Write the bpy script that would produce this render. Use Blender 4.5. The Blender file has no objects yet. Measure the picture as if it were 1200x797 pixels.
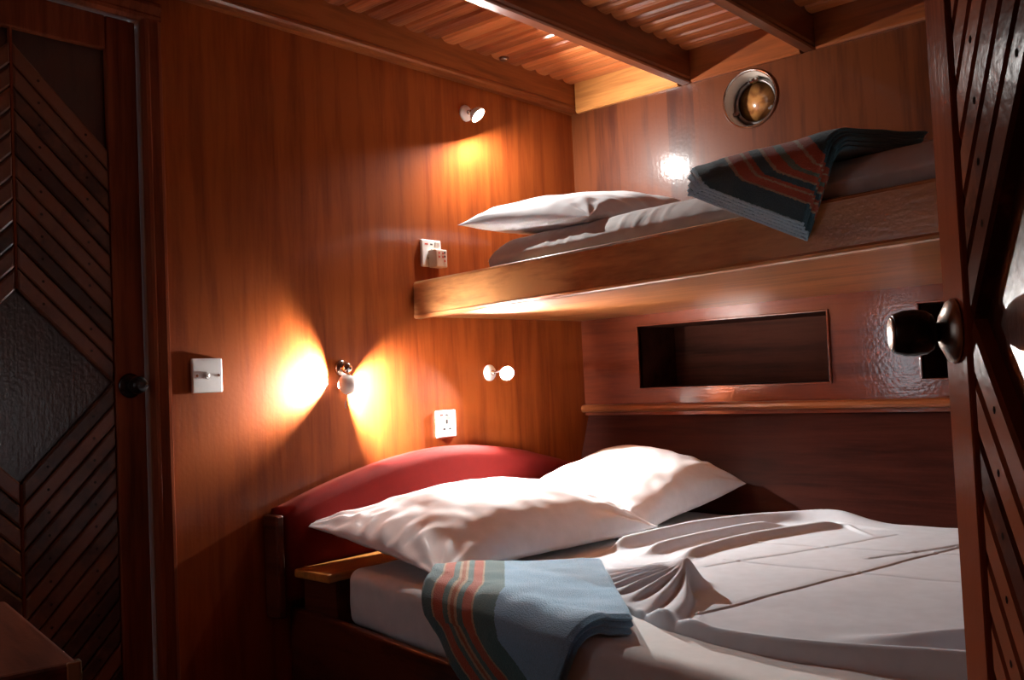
import bpy, bmesh, math, random
import numpy as np
from mathutils import Matrix, Vector, noise as mnoise

# ---------------------------------------------------------------- camera, world, exposure
scene = bpy.context.scene
COL = scene.collection
cam_data = bpy.data.cameras.new('camera')
cam_data.sensor_width = 36.0
cam_data.lens = 33.6
cam_data.clip_start = 0.02
cam = bpy.data.objects.new('camera', cam_data)
COL.objects.link(cam)
Rm = Matrix(((0.75620767, 0.06078746, 0.65150199),
             (0.65277142, -0.00136554, -0.7575537),
             (-0.04516012, 0.9981498, -0.04071295)))
cam.matrix_world = Matrix.Translation((2.15, -2.913, 0.95)) @ Rm.to_4x4()
scene.camera = cam

world = bpy.data.worlds.new('world')
scene.world = world
world.use_nodes = True
wb = world.node_tree.nodes['Background']
wb.inputs['Color'].default_value = (0.82, 0.91, 1.0, 1)
wb.inputs['Strength'].default_value = 3.0

vs = scene.view_settings
vs.view_transform = 'Standard'
vs.look = 'None'
vs.exposure = -0.12
vs.gamma = 1.0
vs.use_curve_mapping = False

BULB_COL = (1.0, 0.97, 0.93, 1)
BULB1, BULB2, BULB3 = 33000.0, 200000.0, 75000.0
PI = math.pi
rnd = random.Random(7)

# ---------------------------------------------------------------- materials
def nodes_of(name):
    m = bpy.data.materials.new(name)
    m.use_nodes = True
    nt = m.node_tree
    return m, nt, nt.nodes, nt.links, nt.nodes['Principled BSDF']

def setp(b, **kw):
    for k, v in kw.items():
        b.inputs[k.replace('_', ' ')].default_value = v

def wood(name, dark, light, axis='z', rough=0.32, coat=0.55, coat_rough=0.14, strip=None,
         strip_axis='x', strip_w=0.1, rand=0.0, bump=0.06, grain=1.0, reed=None, spec=0.35):
    """varnished timber; grain runs along the given axis of the object"""
    m, nt, N, L, b = nodes_of(name)
    tc = N.new('ShaderNodeTexCoord')
    oi = N.new('ShaderNodeObjectInfo')
    vec = tc.outputs['Object']
    if rand:
        off = N.new('ShaderNodeVectorMath'); off.operation = 'SCALE'
        off.inputs[0].default_value = (3.1, 5.7, 9.3)
        L.new(oi.outputs['Random'], off.inputs['Scale'])
        ad = N.new('ShaderNodeVectorMath'); ad.operation = 'ADD'
        L.new(vec, ad.inputs[0]); L.new(off.outputs[0], ad.inputs[1])
        vec = ad.outputs[0]
    mp = N.new('ShaderNodeMapping')
    sc = {'x': (1.6, 22, 22), 'y': (22, 1.6, 22), 'z': (22, 22, 1.6),
          'd': (14, 14, 14)}[axis]
    mp.inputs['Scale'].default_value = [s * grain for s in sc]
    L.new(vec, mp.inputs['Vector'])
    n1 = N.new('ShaderNodeTexNoise')
    n1.inputs['Scale'].default_value = 1.0
    n1.inputs['Detail'].default_value = 5
    n1.inputs['Distortion'].default_value = 0.6
    L.new(mp.outputs[0], n1.inputs['Vector'])
    n2 = N.new('ShaderNodeTexNoise')
    n2.inputs['Scale'].default_value = 6.0
    n2.inputs['Detail'].default_value = 3
    L.new(mp.outputs[0], n2.inputs['Vector'])
    n3 = N.new('ShaderNodeTexNoise')
    n3.inputs['Scale'].default_value = 2.2
    n3.inputs['Detail'].default_value = 2
    L.new(vec, n3.inputs['Vector'])
    a1 = N.new('ShaderNodeMath'); a1.operation = 'MULTIPLY_ADD'
    a1.inputs[1].default_value = 0.35
    L.new(n2.outputs['Fac'], a1.inputs[0]); L.new(n1.outputs['Fac'], a1.inputs[2])
    a2 = N.new('ShaderNodeMath'); a2.operation = 'MULTIPLY_ADD'
    a2.inputs[1].default_value = 0.45
    L.new(n3.outputs['Fac'], a2.inputs[0]); L.new(a1.outputs[0], a2.inputs[2])
    fac = a2.outputs[0]
    if rand:
        a3 = N.new('ShaderNodeMath'); a3.operation = 'MULTIPLY_ADD'
        a3.inputs[1].default_value = rand
        L.new(oi.outputs['Random'], a3.inputs[0]); L.new(fac, a3.inputs[2])
        a4 = N.new('ShaderNodeMath'); a4.operation = 'SUBTRACT'
        a4.inputs[1].default_value = rand * 0.5
        L.new(a3.outputs[0], a4.inputs[0]); fac = a4.outputs[0]
    if strip:
        sx = N.new('ShaderNodeSeparateXYZ'); L.new(tc.outputs['Object'], sx.inputs[0])
        dv = N.new('ShaderNodeMath'); dv.operation = 'DIVIDE'; dv.inputs[1].default_value = strip_w
        L.new(sx.outputs['XYZ'.index(strip_axis.upper())], dv.inputs[0])
        fl = N.new('ShaderNodeMath'); fl.operation = 'FLOOR'; L.new(dv.outputs[0], fl.inputs[0])
        wn = N.new('ShaderNodeTexWhiteNoise'); wn.noise_dimensions = '1D'
        L.new(fl.outputs[0], wn.inputs['W'])
        a5 = N.new('ShaderNodeMath'); a5.operation = 'MULTIPLY_ADD'; a5.inputs[1].default_value = strip
        L.new(wn.outputs['Value'], a5.inputs[0]); L.new(fac, a5.inputs[2])
        a6 = N.new('ShaderNodeMath'); a6.operation = 'SUBTRACT'; a6.inputs[1].default_value = strip * 0.5
        L.new(a5.outputs[0], a6.inputs[0]); fac = a6.outputs[0]
    rp = N.new('ShaderNodeValToRGB')
    rp.color_ramp.elements[0].position = 0.62
    rp.color_ramp.elements[0].color = (*dark, 1)
    rp.color_ramp.elements[1].position = 1.0
    rp.color_ramp.elements[1].color = (*light, 1)
    L.new(fac, rp.inputs[0])
    L.new(rp.outputs[0], b.inputs['Base Color'])
    setp(b, Roughness=rough, Coat_Weight=coat, Coat_Roughness=coat_rough)
    b.inputs['Specular IOR Level'].default_value = spec
    # varnish unevenness
    nb = N.new('ShaderNodeTexNoise'); nb.inputs['Scale'].default_value = 90; nb.inputs['Detail'].default_value = 2
    L.new(vec, nb.inputs['Vector'])
    sm = N.new('ShaderNodeMath'); sm.operation = 'MULTIPLY_ADD'; sm.inputs[1].default_value = 0.6
    L.new(n2.outputs['Fac'], sm.inputs[0]); L.new(nb.outputs['Fac'], sm.inputs[2])
    h = sm.outputs[0]
    if reed:
        w = N.new('ShaderNodeTexWave'); w.wave_type = 'BANDS'; w.bands_direction = reed[0].upper()
        w.inputs['Scale'].default_value = reed[1]
        L.new(tc.outputs['Object'], w.inputs['Vector'])
        ad2 = N.new('ShaderNodeMath'); ad2.operation = 'MULTIPLY_ADD'; ad2.inputs[1].default_value = reed[2]
        L.new(w.outputs['Fac'], ad2.inputs[0]); L.new(h, ad2.inputs[2]); h = ad2.outputs[0]
    bp = N.new('ShaderNodeBump'); bp.inputs['Strength'].default_value = bump * 4
    bp.inputs['Distance'].default_value = 0.0015
    L.new(h, bp.inputs['Height'])
    L.new(bp.outputs[0], b.inputs['Normal']); L.new(bp.outputs[0], b.inputs['Coat Normal'])
    return m

def plain(name, col, rough=0.5, metallic=0.0, coat=0.0, spec=0.5, bump=None):
    m, nt, N, L, b = nodes_of(name)
    tc = N.new('ShaderNodeTexCoord')
    n = N.new('ShaderNodeTexNoise'); n.inputs['Scale'].default_value = 30; n.inputs['Detail'].default_value = 3
    L.new(tc.outputs['Object'], n.inputs['Vector'])
    mx = N.new('ShaderNodeMixRGB'); mx.blend_type = 'MIX'
    mx.inputs[1].default_value = (*[c * 0.88 for c in col], 1)
    mx.inputs[2].default_value = (*[min(1, c * 1.08) for c in col], 1)
    L.new(n.outputs['Fac'], mx.inputs[0]); L.new(mx.outputs[0], b.inputs['Base Color'])
    setp(b, Roughness=rough, Metallic=metallic, Coat_Weight=coat)
    b.inputs['Specular IOR Level'].default_value = spec
    if bump:
        n2 = N.new('ShaderNodeTexNoise'); n2.inputs['Scale'].default_value = bump[0]; n2.inputs['Detail'].default_value = 4
        L.new(tc.outputs['Object'], n2.inputs['Vector'])
        bp = N.new('ShaderNodeBump'); bp.inputs['Strength'].default_value = bump[1]
        bp.inputs['Distance'].default_value = bump[2]
        L.new(n2.outputs['Fac'], bp.inputs['Height']); L.new(bp.outputs[0], b.inputs['Normal'])
    return m

def emit(name, col, strength):
    m, nt, N, L, b = nodes_of(name)
    b.inputs['Base Color'].default_value = (0.9, 0.9, 0.88, 1)
    b.inputs['Emission Color'].default_value = col
    b.inputs['Emission Strength'].default_value = strength
    return m

def striped_cloth(name, stops, base_noise=0.25, bump=1.0):
    """woven towelling; stripes follow UV x (metres)"""
    m, nt, N, L, b = nodes_of(name)
    uv = N.new('ShaderNodeUVMap'); uv.uv_map = 'UVMap'
    sp = N.new('ShaderNodeSeparateXYZ'); L.new(uv.outputs[0], sp.inputs[0])
    tc = N.new('ShaderNodeTexCoord')
    nz = N.new('ShaderNodeTexNoise'); nz.inputs['Scale'].default_value = 220; nz.inputs['Detail'].default_value = 2
    L.new(tc.outputs['Object'], nz.inputs['Vector'])
    ad = N.new('ShaderNodeMath'); ad.operation = 'MULTIPLY_ADD'; ad.inputs[1].default_value = 0.006
    L.new(nz.outputs['Fac'], ad.inputs[0]); L.new(sp.outputs[0], ad.inputs[2])
    rp = N.new('ShaderNodeValToRGB'); rp.color_ramp.interpolation = 'CONSTANT'
    cr = rp.color_ramp
    mxs = 0.5
    cr.elements[0].position = 0.0; cr.elements[0].color = (*stops[0][1], 1)
    cr.elements[1].position = stops[1][0] / mxs; cr.elements[1].color = (*stops[1][1], 1)
    for pos, c in stops[2:]:
        e = cr.elements.new(pos / mxs); e.color = (*c, 1)
    dv = N.new('ShaderNodeMath'); dv.operation = 'DIVIDE'; dv.inputs[1].default_value = mxs
    L.new(ad.outputs[0], dv.inputs[0]); L.new(dv.outputs[0], rp.inputs[0])
    n2 = N.new('ShaderNodeTexNoise'); n2.inputs['Scale'].default_value = 400; n2.inputs['Detail'].default_value = 2
    L.new(tc.outputs['Object'], n2.inputs['Vector'])
    mu = N.new('ShaderNodeMixRGB'); mu.blend_type = 'MULTIPLY'; mu.inputs[0].default_value = base_noise * 2
    L.new(rp.outputs[0], mu.inputs[1]); L.new(n2.outputs['Fac'], mu.inputs[2])
    L.new(mu.outputs[0], b.inputs['Base Color'])
    setp(b, Roughness=0.95)
    b.inputs['Specular IOR Level'].default_value = 0.1
    b.inputs['Sheen Weight'].default_value = 0.35
    b.inputs['Sheen Roughness'].default_value = 0.5
    bp = N.new('ShaderNodeBump'); bp.inputs['Strength'].default_value = 0.7 * bump; bp.inputs['Distance'].default_value = 0.003
    L.new(n2.outputs['Fac'], bp.inputs['Height']); L.new(bp.outputs[0], b.inputs['Normal'])
    return m

M = {}
M['plyA'] = wood('varnished_plywood', (0.150, 0.026, 0.0062), (0.255, 0.055, 0.0104), 'z', rough=0.5, coat=0.26, coat_rough=0.12, spec=0.06, bump=0.04)
M['wallB'] = wood('varnished_veneer', (0.052, 0.0105, 0.0034), (0.118, 0.029, 0.0075), 'z', rough=0.38, spec=0.15, coat=0.5, coat_rough=0.10, strip=0.35, strip_w=0.105, bump=0.05)
M['wallBlow'] = wood('red_mahogany_panel', (0.07, 0.012, 0.005), (0.15, 0.028, 0.010), 'x', rough=0.45, spec=0.06, coat=1.0, coat_rough=0.10, bump=0.05)
M['wallBlow'].node_tree.nodes['Principled BSDF'].inputs['Coat IOR'].default_value = 1.85
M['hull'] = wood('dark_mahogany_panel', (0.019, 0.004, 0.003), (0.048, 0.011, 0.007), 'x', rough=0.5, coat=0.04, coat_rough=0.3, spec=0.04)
M['trimA'] = wood('trim_teak_along', (0.12, 0.026, 0.008), (0.30, 0.085, 0.020), 'y', rough=0.4, spec=0.15, coat=0.25)
M['trim_lit'] = wood('trim_across_lit', (0.30, 0.10, 0.028), (0.62, 0.27, 0.075), 'x', rough=0.3, coat=0.6, rand=0.2)  # lamplight on the first trim board, painted in as a paler tone
M['trim_shaded'] = wood('trim_across_shaded', (0.12, 0.028, 0.008), (0.27, 0.070, 0.018), 'x', rough=0.3, coat=0.6)  # same trim beyond the first beam, its shade painted in darker and redder
M['bulk'] = wood('dark_bulkhead_plywood', (0.07, 0.016, 0.006), (0.16, 0.040, 0.012), 'z', rough=0.4, coat=0.4)
M['beam'] = wood('beam_teak', (0.06, 0.014, 0.006), (0.19, 0.050, 0.016), 'y', rough=0.32, coat=0.6)
M['ceil'] = wood('ceiling_teak', (0.23, 0.056, 0.018), (0.56, 0.170, 0.050), 'x', rough=0.33, coat=0.5, rand=0.5, bump=0.05, reed=('y', 28, 1.6))
M['bunk'] = wood('bunk_teak', (0.32, 0.115, 0.040), (0.66, 0.31, 0.115), 'x', rough=0.3, spec=0.5, coat=1.0, coat_rough=0.20, bump=0.10)
M['bunkbase'] = wood('bunk_base_teak', (0.15, 0.042, 0.012), (0.36, 0.12, 0.032), 'x', rough=0.4, coat=0.4)
M['bedwood'] = wood('bed_mahogany', (0.035, 0.008, 0.004), (0.11, 0.027, 0.012), 'x', rough=0.4, spec=0.15, coat=0.25)
M['ledge'] = wood('ledge_teak', (0.30, 0.10, 0.025), (0.60, 0.24, 0.055), 'y', rough=0.35, coat=0.5)
M['doorframe'] = wood('door_stile_teak', (0.075, 0.017, 0.0085), (0.20, 0.049, 0.021), 'z', rough=0.65, spec=0.0, coat=0.03, coat_rough=0.18)
M['slat'] = wood('door_slat_teak', (0.065, 0.018, 0.009), (0.20, 0.056, 0.025), 'd', rough=0.65, spec=0.0, coat=0.045, coat_rough=0.2, rand=0.6, bump=0.05)
M['panel'] = wood('door_panel_dark', (0.030, 0.011, 0.006), (0.085, 0.028, 0.014), 'z', rough=0.35, coat=0.22, coat_rough=0.18, spec=0.08, bump=0.09)
M['slat_gloss'] = wood('glossy_door_slat', (0.045, 0.016, 0.010), (0.15, 0.052, 0.028), 'd', rough=0.45, spec=0.25, coat=0.5, coat_rough=0.22, rand=0.6, bump=0.06)  # darker than the open door's slats, with a glossier coat
M['panel_gloss'] = wood('glossy_door_panel', (0.016, 0.008, 0.007), (0.045, 0.020, 0.015), 'z', rough=0.4, spec=0.3, coat=0.9, coat_rough=0.2, bump=0.14)
M['lip'] = wood('lip_mahogany', (0.10, 0.026, 0.010), (0.24, 0.070, 0.022), 'x', rough=0.3, coat=0.6)
M['floor'] = wood('floor_boards', (0.04, 0.012, 0.006), (0.12, 0.035, 0.015), 'y', rough=0.4, coat=0.4, strip=0.3, strip_w=0.09)
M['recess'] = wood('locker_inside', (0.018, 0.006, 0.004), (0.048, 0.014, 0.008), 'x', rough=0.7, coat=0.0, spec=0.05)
M['sheet'] = plain('white_cotton', (0.64, 0.69, 0.75), 0.9, spec=0.15, bump=(900, 0.25, 0.001))
M['pillow'] = plain('white_pillowcase', (0.80, 0.81, 0.83), 0.9, spec=0.15, bump=(900, 0.25, 0.001))
M['mattress'] = plain('cream_cotton', (0.72, 0.71, 0.70), 0.9, spec=0.15, bump=(900, 0.25, 0.001))
M['velvet'] = plain('red_velvet', (0.14, 0.006, 0.005), 0.85, spec=0.15, bump=(500, 0.4, 0.001))
M['velvet'].node_tree.nodes['Principled BSDF'].inputs['Sheen Weight'].default_value = 0.12
M['velvet'].node_tree.nodes['Principled BSDF'].inputs['Sheen Tint'].default_value = (1.0, 0.20, 0.10, 1)
M['white'] = plain('white_plastic', (0.80, 0.78, 0.76), 0.35)
M['cream'] = plain('cream_plastic', (0.62, 0.52, 0.42), 0.45)
M['grey'] = plain('grey_mark', (0.10, 0.09, 0.09), 0.5)
M['redmark'] = plain('red_mark', (0.6, 0.06, 0.03), 0.5)
M['black'] = plain('black_slot', (0.015, 0.014, 0.014), 0.5)
M['chrome'] = plain('chrome', (0.75, 0.73, 0.70), 0.12, metallic=1.0)
M['hood'] = plain('enamel_hood', (0.82, 0.78, 0.72), 0.4)
M['knob'] = plain('dark_bronze_knob', (0.035, 0.030, 0.030), 0.22, metallic=0.7)
M['knobcap'] = plain('worn_bronze', (0.45, 0.38, 0.32), 0.28, metallic=1.0)
M['ring'] = plain('beige_port_liner', (0.66, 0.58, 0.50), 0.5)
M['gunmetal'] = plain('port_frame_metal', (0.20, 0.18, 0.17), 0.3, metallic=0.9)
M['nail'] = plain('nail_hole', (0.014, 0.008, 0.006), 0.9, spec=0.0)
M['brass'] = plain('brass_corner', (0.60, 0.50, 0.36), 0.3, metallic=1.0)
M['button'] = plain('brown_button', (0.16, 0.055, 0.025), 0.35, coat=0.5)
M['b1'] = emit('bulb_upper', BULB_COL, BULB1)
M['b2'] = emit('bulb_lower', BULB_COL, BULB2)
M['b3'] = emit('bulb_corner', BULB_COL, BULB3)
mg, nt, N, L, b = nodes_of('window_glass')
tr = N.new('ShaderNodeBsdfTransparent'); gl = N.new('ShaderNodeBsdfGlossy'); gl.inputs['Roughness'].default_value = 0.03
mixs = N.new('ShaderNodeMixShader'); mixs.inputs[0].default_value = 0.06
L.new(tr.outputs[0], mixs.inputs[1]); L.new(gl.outputs[0], mixs.inputs[2]); L.new(mixs.outputs[0], N['Material Output'].inputs['Surface'])
M['glass'] = mg
mg, nt, N, L, b = nodes_of('port_glass')
tc = N.new('ShaderNodeTexCoord'); n = N.new('ShaderNodeTexNoise'); n.inputs['Scale'].default_value = 14
n.inputs['Detail'].default_value = 4; n.inputs['Distortion'].default_value = 1.5
L.new(tc.outputs['Object'], n.inputs['Vector'])
rp = N.new('ShaderNodeValToRGB')
rp.color_ramp.elements[0].position = 0.36; rp.color_ramp.elements[0].color = (0.20, 0.065, 0.020, 1)
rp.color_ramp.elements[1].position = 0.52; rp.color_ramp.elements[1].color = (0.44, 0.19, 0.055, 1)
L.new(n.outputs['Fac'], rp.inputs[0]); L.new(rp.outputs[0], b.inputs['Base Color'])
setp(b, Roughness=0.3, Coat_Weight=0.6, Coat_Roughness=0.08)
M['portglass'] = mg
TEAL, TEALD = (0.105, 0.265, 0.345), (0.055, 0.135, 0.170)
RUST, SAND, GRN = (0.50, 0.115, 0.065), (0.52, 0.40, 0.26), (0.09, 0.22, 0.22)
M['towel'] = striped_cloth('teal_towelling', [
    (0, (0.07, 0.19, 0.22)), (0.030, SAND), (0.034, RUST), (0.056, GRN), (0.068, SAND), (0.073, (0.40, 0.13, 0.06)), (0.082, SAND), (0.087, GRN),
    (0.098, RUST), (0.118, SAND), (0.122, (0.09, 0.24, 0.26)), (0.165, (0.32, 0.62, 0.88))])
M['blanket'] = striped_cloth('teal_blanket', [  # pale first stop paints light on the fold edges along the rim
    (0, (0.38, 0.60, 0.72)), (0.009, TEALD), (0.046, SAND), (0.049, RUST), (0.063, SAND), (0.067, RUST), (0.073, TEALD), (0.085, SAND),
    (0.089, RUST), (0.100, (0.16, 0.25, 0.20)), (0.108, RUST), (0.122, SAND), (0.126, RUST), (0.137, TEALD), (0.165, TEAL)])

# ---------------------------------------------------------------- mesh helpers
def link(o, parent=None):
    COL.objects.link(o)
    if parent is not None:
        o.parent = parent
    return o

def mk(name, verts, faces, mat, parent=None, smooth=False, base=None, uv=None, mats=None, fm=None):
    """one mesh object. base: world point that becomes the origin (verts stay in world coords)"""
    me = bpy.data.meshes.new(name)
    if base is not None:
        bx, by, bz = base
        verts = [(v[0] - bx, v[1] - by, v[2] - bz) for v in verts]
    me.from_pydata([tuple(map(float, v)) for v in verts], [], [tuple(f) for f in faces])
    if mats:
        for mm in mats:
            me.materials.append(mm)
        me.polygons.foreach_set('material_index', fm)
    else:
        me.materials.append(mat)
    if uv is not None:
        ul = me.uv_layers.new(name='UVMap')
        for lp in me.loops:
            ul.data[lp.index].uv = uv[lp.vertex_index]
    bmx = bmesh.new(); bmx.from_mesh(me)
    bmesh.ops.recalc_face_normals(bmx, faces=bmx.faces)
    bmx.to_mesh(me); bmx.free()
    if smooth:
        me.polygons.foreach_set('use_smooth', [True] * len(me.polygons))
    me.update()
    o = bpy.data.objects.new(name, me)
    if base is not None:
        o.location = base
    return link(o, parent)

def local(o, root):
    """o was built in world coordinates; root is an unrotated Empty at its location"""
    o.location = Vector(o.location) - Vector(root.location)
    return o

def empty(name, loc=(0, 0, 0), rotz=0.0):
    o = bpy.data.objects.new(name, None)
    o.empty_display_size = 0.05
    o.location = loc
    o.rotation_euler = (0, 0, rotz)
    return link(o)

def tag(o, label, cat, group=None, kind=None):
    o['label'] = label
    o['category'] = cat
    if group: o['group'] = group
    if kind: o['kind'] = kind
    return o

def bevel(o, w=0.003, seg=2):
    md = o.modifiers.new('bevel', 'BEVEL')
    md.width = w; md.segments = seg; md.limit_method = 'ANGLE'; md.angle_limit = math.radians(35)
    return o

class MB:
    def __init__(s): s.v = []; s.f = []; s.m = []
    def add(s, v, f, m=0):
        n = len(s.v); s.v += list(v); s.f += [tuple(i + n for i in q) for q in f]; s.m += [m] * len(f); return s
    def box(s, x0, x1, y0, y1, z0, z1, m=0):
        return s.add([(x0, y0, z0), (x1, y0, z0), (x1, y1, z0), (x0, y1, z0), (x0, y0, z1), (x1, y0, z1), (x1, y1, z1), (x0, y1, z1)],
                     [(0, 3, 2, 1), (4, 5, 6, 7), (0, 1, 5, 4), (1, 2, 6, 5), (2, 3, 7, 6), (3, 0, 4, 7)], m)
    def hexa(s, p, m=0):
        return s.add(p, [(0, 3, 2, 1), (4, 5, 6, 7), (0, 1, 5, 4), (1, 2, 6, 5), (2, 3, 7, 6), (3, 0, 4, 7)], m)
    def lathe(s, prof, origin=(0, 0, 0), axis=(0, 0, 1), n=24, m=0, caps=True):
        a = Vector(axis).normalized()
        t = Vector((1, 0, 0)) if abs(a.x) < 0.9 else Vector((0, 1, 0))
        u = a.cross(t).normalized(); w = a.cross(u)
        o = Vector(origin); v = []; f = []
        for r, h in prof:
            for i in range(n):
                an = 2 * PI * i / n
                v.append(tuple(o + a * h + (u * math.cos(an) + w * math.sin(an)) * r))
        for j in range(len(prof) - 1):
            for i in range(n):
                f.append((j * n + i, j * n + (i + 1) % n, (j + 1) * n + (i + 1) % n, (j + 1) * n + i))
        if caps:
            f.append(tuple(range(n - 1, -1, -1)))
            k = (len(prof) - 1) * n
            f.append(tuple(range(k, k + n)))
        return s.add(v, f, m)
    def tube(s, pts, r, n=10, m=0):
        pts = [Vector(p) for p in pts]; v = []; f = []
        for i, p in enumerate(pts):
            d = (pts[min(i + 1, len(pts) - 1)] - pts[max(i - 1, 0)]).normalized()
            t = Vector((0, 0, 1)) if abs(d.z) < 0.9 else Vector((1, 0, 0))
            u = d.cross(t).normalized(); w = d.cross(u)
            for k in range(n):
                an = 2 * PI * k / n
                v.append(tuple(p + (u * math.cos(an) + w * math.sin(an)) * r))
        for j in range(len(pts) - 1):
            for k in range(n):
                f.append((j * n + k, j * n + (k + 1) % n, (j + 1) * n + (k + 1) % n, (j + 1) * n + k))
        f.append(tuple(range(n))); k = (len(pts) - 1) * n; f.append(tuple(range(k, k + n)))
        return s.add(v, f, m)
    def sphere(s, c, r, n=16, m=0, sz=1.0):
        prof = [(max(1e-5, r * math.sin(PI * i / 10)), -r * sz * math.cos(PI * i / 10)) for i in range(11)]
        return s.lathe(prof, c, (0, 0, 1), n, m)
    def build(s, name, mat, parent=None, base=None, smooth=False, mats=None):
        return mk(name, s.v, s.f, mat, parent, smooth, base, None, mats, s.m if mats else None)

def fill_with_holes(outer, holes):
    """2-D polygon with holes -> verts, tris"""
    bm = bmesh.new()
    for loop in [outer] + holes:
        vs_ = [bm.verts.new((p[0], p[1], 0)) for p in loop]
        for i in range(len(vs_)):
            bm.edges.new((vs_[i], vs_[(i + 1) % len(vs_)]))
    bmesh.ops.triangle_fill(bm, edges=bm.edges[:], use_beauty=True, use_dissolve=False)
    bm.verts.index_update()
    v = [(q.co.x, q.co.y) for q in bm.verts]
    f = [tuple(x.index for x in q.verts) for q in bm.faces]
    bm.free()
    return v, f

# ---------------------------------------------------------------- the setting
XR, YF, ZC = 2.17, -3.06, 2.05        # right bulkhead, front bulkhead, ceiling
floor = MB().box(-0.05, 3.05, -3.4, 0.1, -0.05, 0.0).build('floor', M['floor'])
tag(floor, 'dark varnished board floor of the cabin', 'floor', kind='structure')

# headboard bulkhead (left wall) with the doorway
DC, DH = -2.04, 0.295                 # left door centre and half width
wl = MB().box(-0.05, 0, DC + DH, 0.02, 0, 2.1)
wl.box(-0.05, 0, YF - 0.05, DC - DH, 0, 2.1)
wl.box(-0.05, 0, DC - DH, DC + DH, 1.862, 2.1)
wall_left = wl.build('wall_left', M['plyA'])
tag(wall_left, 'glossy orange-brown plywood bulkhead carrying the reading lamps', 'wall', kind='structure')

# hull side wall: upper veneer with the porthole, lower band with two lockers
PX, PZ, PR = 0.735, 1.838, 0.094
C1 = (0.253, 0.952, 0.897, 1.117)
C2 = (1.232, 1.930, 0.897, 1.117)
v1, f1 = fill_with_holes([(0, 1.20), (XR, 1.20), (XR, 2.1), (0, 2.1)],
                         [[(PX + PR * math.cos(2 * PI * i / 40), PZ + PR * math.sin(2 * PI * i / 40)) for i in range(40)]])
rect = lambda c: [(c[0], c[2]), (c[1], c[2]), (c[1], c[3]), (c[0], c[3])]
v2, f2 = fill_with_holes([(0, 0.80), (XR, 0.80), (XR, 1.20), (0, 1.20)], [rect(C1), rect(C2)])
mb = MB()
mb.add([(a, 0, c) for a, c in v1], f1, 0)
mb.add([(a, 0, c) for a, c in v2], f2, 1)
wall_back = mb.build('wall_back', None, mats=[M['wallB'], M['wallBlow']])
md = wall_back.modifiers.new('solid', 'SOLIDIFY'); md.thickness = 0.016; md.offset = 0
tag(wall_back, 'glossy veneered hull side wall with porthole and open lockers', 'wall', kind='structure')
# locker recesses
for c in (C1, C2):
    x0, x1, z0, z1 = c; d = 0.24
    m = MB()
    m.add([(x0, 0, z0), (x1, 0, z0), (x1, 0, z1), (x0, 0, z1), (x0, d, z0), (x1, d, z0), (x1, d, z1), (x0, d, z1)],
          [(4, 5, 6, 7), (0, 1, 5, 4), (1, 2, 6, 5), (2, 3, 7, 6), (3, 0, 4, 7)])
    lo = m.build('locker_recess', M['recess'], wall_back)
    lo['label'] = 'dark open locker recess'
    m = MB(); w, t = 0.007, 0.016
    m.box(x0 - w, x1 + w, -t, 0.006, z1, z1 + w); m.box(x0 - w, x1 + w, -t, 0.006, z0 - w, z0)
    m.box(x0 - w, x0, -t, 0.006, z0, z1); m.box(x1, x1 + w, -t, 0.006, z0, z1)
    bevel(m.build('recess_frame', M['wallBlow'], lo), 0.002)
# sloping hull panel under the lip
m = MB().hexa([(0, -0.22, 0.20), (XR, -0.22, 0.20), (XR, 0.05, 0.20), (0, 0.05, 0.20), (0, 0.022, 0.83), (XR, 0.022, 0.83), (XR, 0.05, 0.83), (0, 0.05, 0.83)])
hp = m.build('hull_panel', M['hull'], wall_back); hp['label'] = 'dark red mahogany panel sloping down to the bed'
# rounded lip
m = MB()
prof = [(0.03, 0.812), (-0.020, 0.812), (-0.030, 0.816), (-0.035, 0.824), (-0.033, 0.833), (-0.026, 0.839), (-0.012, 0.841), (0.0, 0.841), (0.03, 0.841)]
v = [(x, y, z) for x in (0.0, XR) for y, z in prof]; k = len(prof)
f = [(i, i + 1, k + i + 1, k + i) for i in range(k - 1)] + [tuple(range(k)), tuple(range(2 * k - 1, k - 1, -1))]
lip = m.add(v, f).build('trim_3', M['lip'])
tag(lip, 'rounded wooden lip running below the open lockers', 'trim', kind='structure')

# right bulkhead: camera's doorway, and an unseen window added for cool reflections
WIN = (-1.34, -1.21, 0.62, 1.04)
m = MB()
m.box(XR, XR + 0.04, WIN[0], WIN[1], 0, WIN[2]); m.box(XR, XR + 0.04, WIN[0], WIN[1], WIN[3], 2.1)
m.box(XR, XR + 0.04, WIN[1], 0.05, 0, 2.1); m.box(XR, XR + 0.04, -2.47, WIN[0], 0, 2.1)
m.box(XR, XR + 0.04, -3.045, -2.47, 1.92, 2.1); m.box(XR, XR + 0.04, YF - 0.05, -3.045, 0, 2.1)
wall_right = m.build('wall_right', M['bulk'])
tag(wall_right, 'varnished plywood bulkhead behind the open slatted door', 'wall', kind='structure')
m = MB(); w = 0.03
m.box(XR - 0.012, XR + 0.02, WIN[0] - w, WIN[1] + w, WIN[3], WIN[3] + w); m.box(XR - 0.012, XR + 0.02, WIN[0] - w, WIN[1] + w, WIN[2] - w, WIN[2])
m.box(XR - 0.012, XR + 0.02, WIN[0] - w, WIN[0], WIN[2], WIN[3]); m.box(XR - 0.012, XR + 0.02, WIN[1], WIN[1] + w, WIN[2], WIN[3])
w2 = m.build('added_window_2', M['doorframe']); tag(w2, 'small square unseen window added for cool light at the foot of the bed', 'window', kind='structure')
MB().box(XR + 0.02, XR + 0.024, WIN[0], WIN[1], WIN[2], WIN[3]).build('pane', M['glass'], w2)

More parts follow.
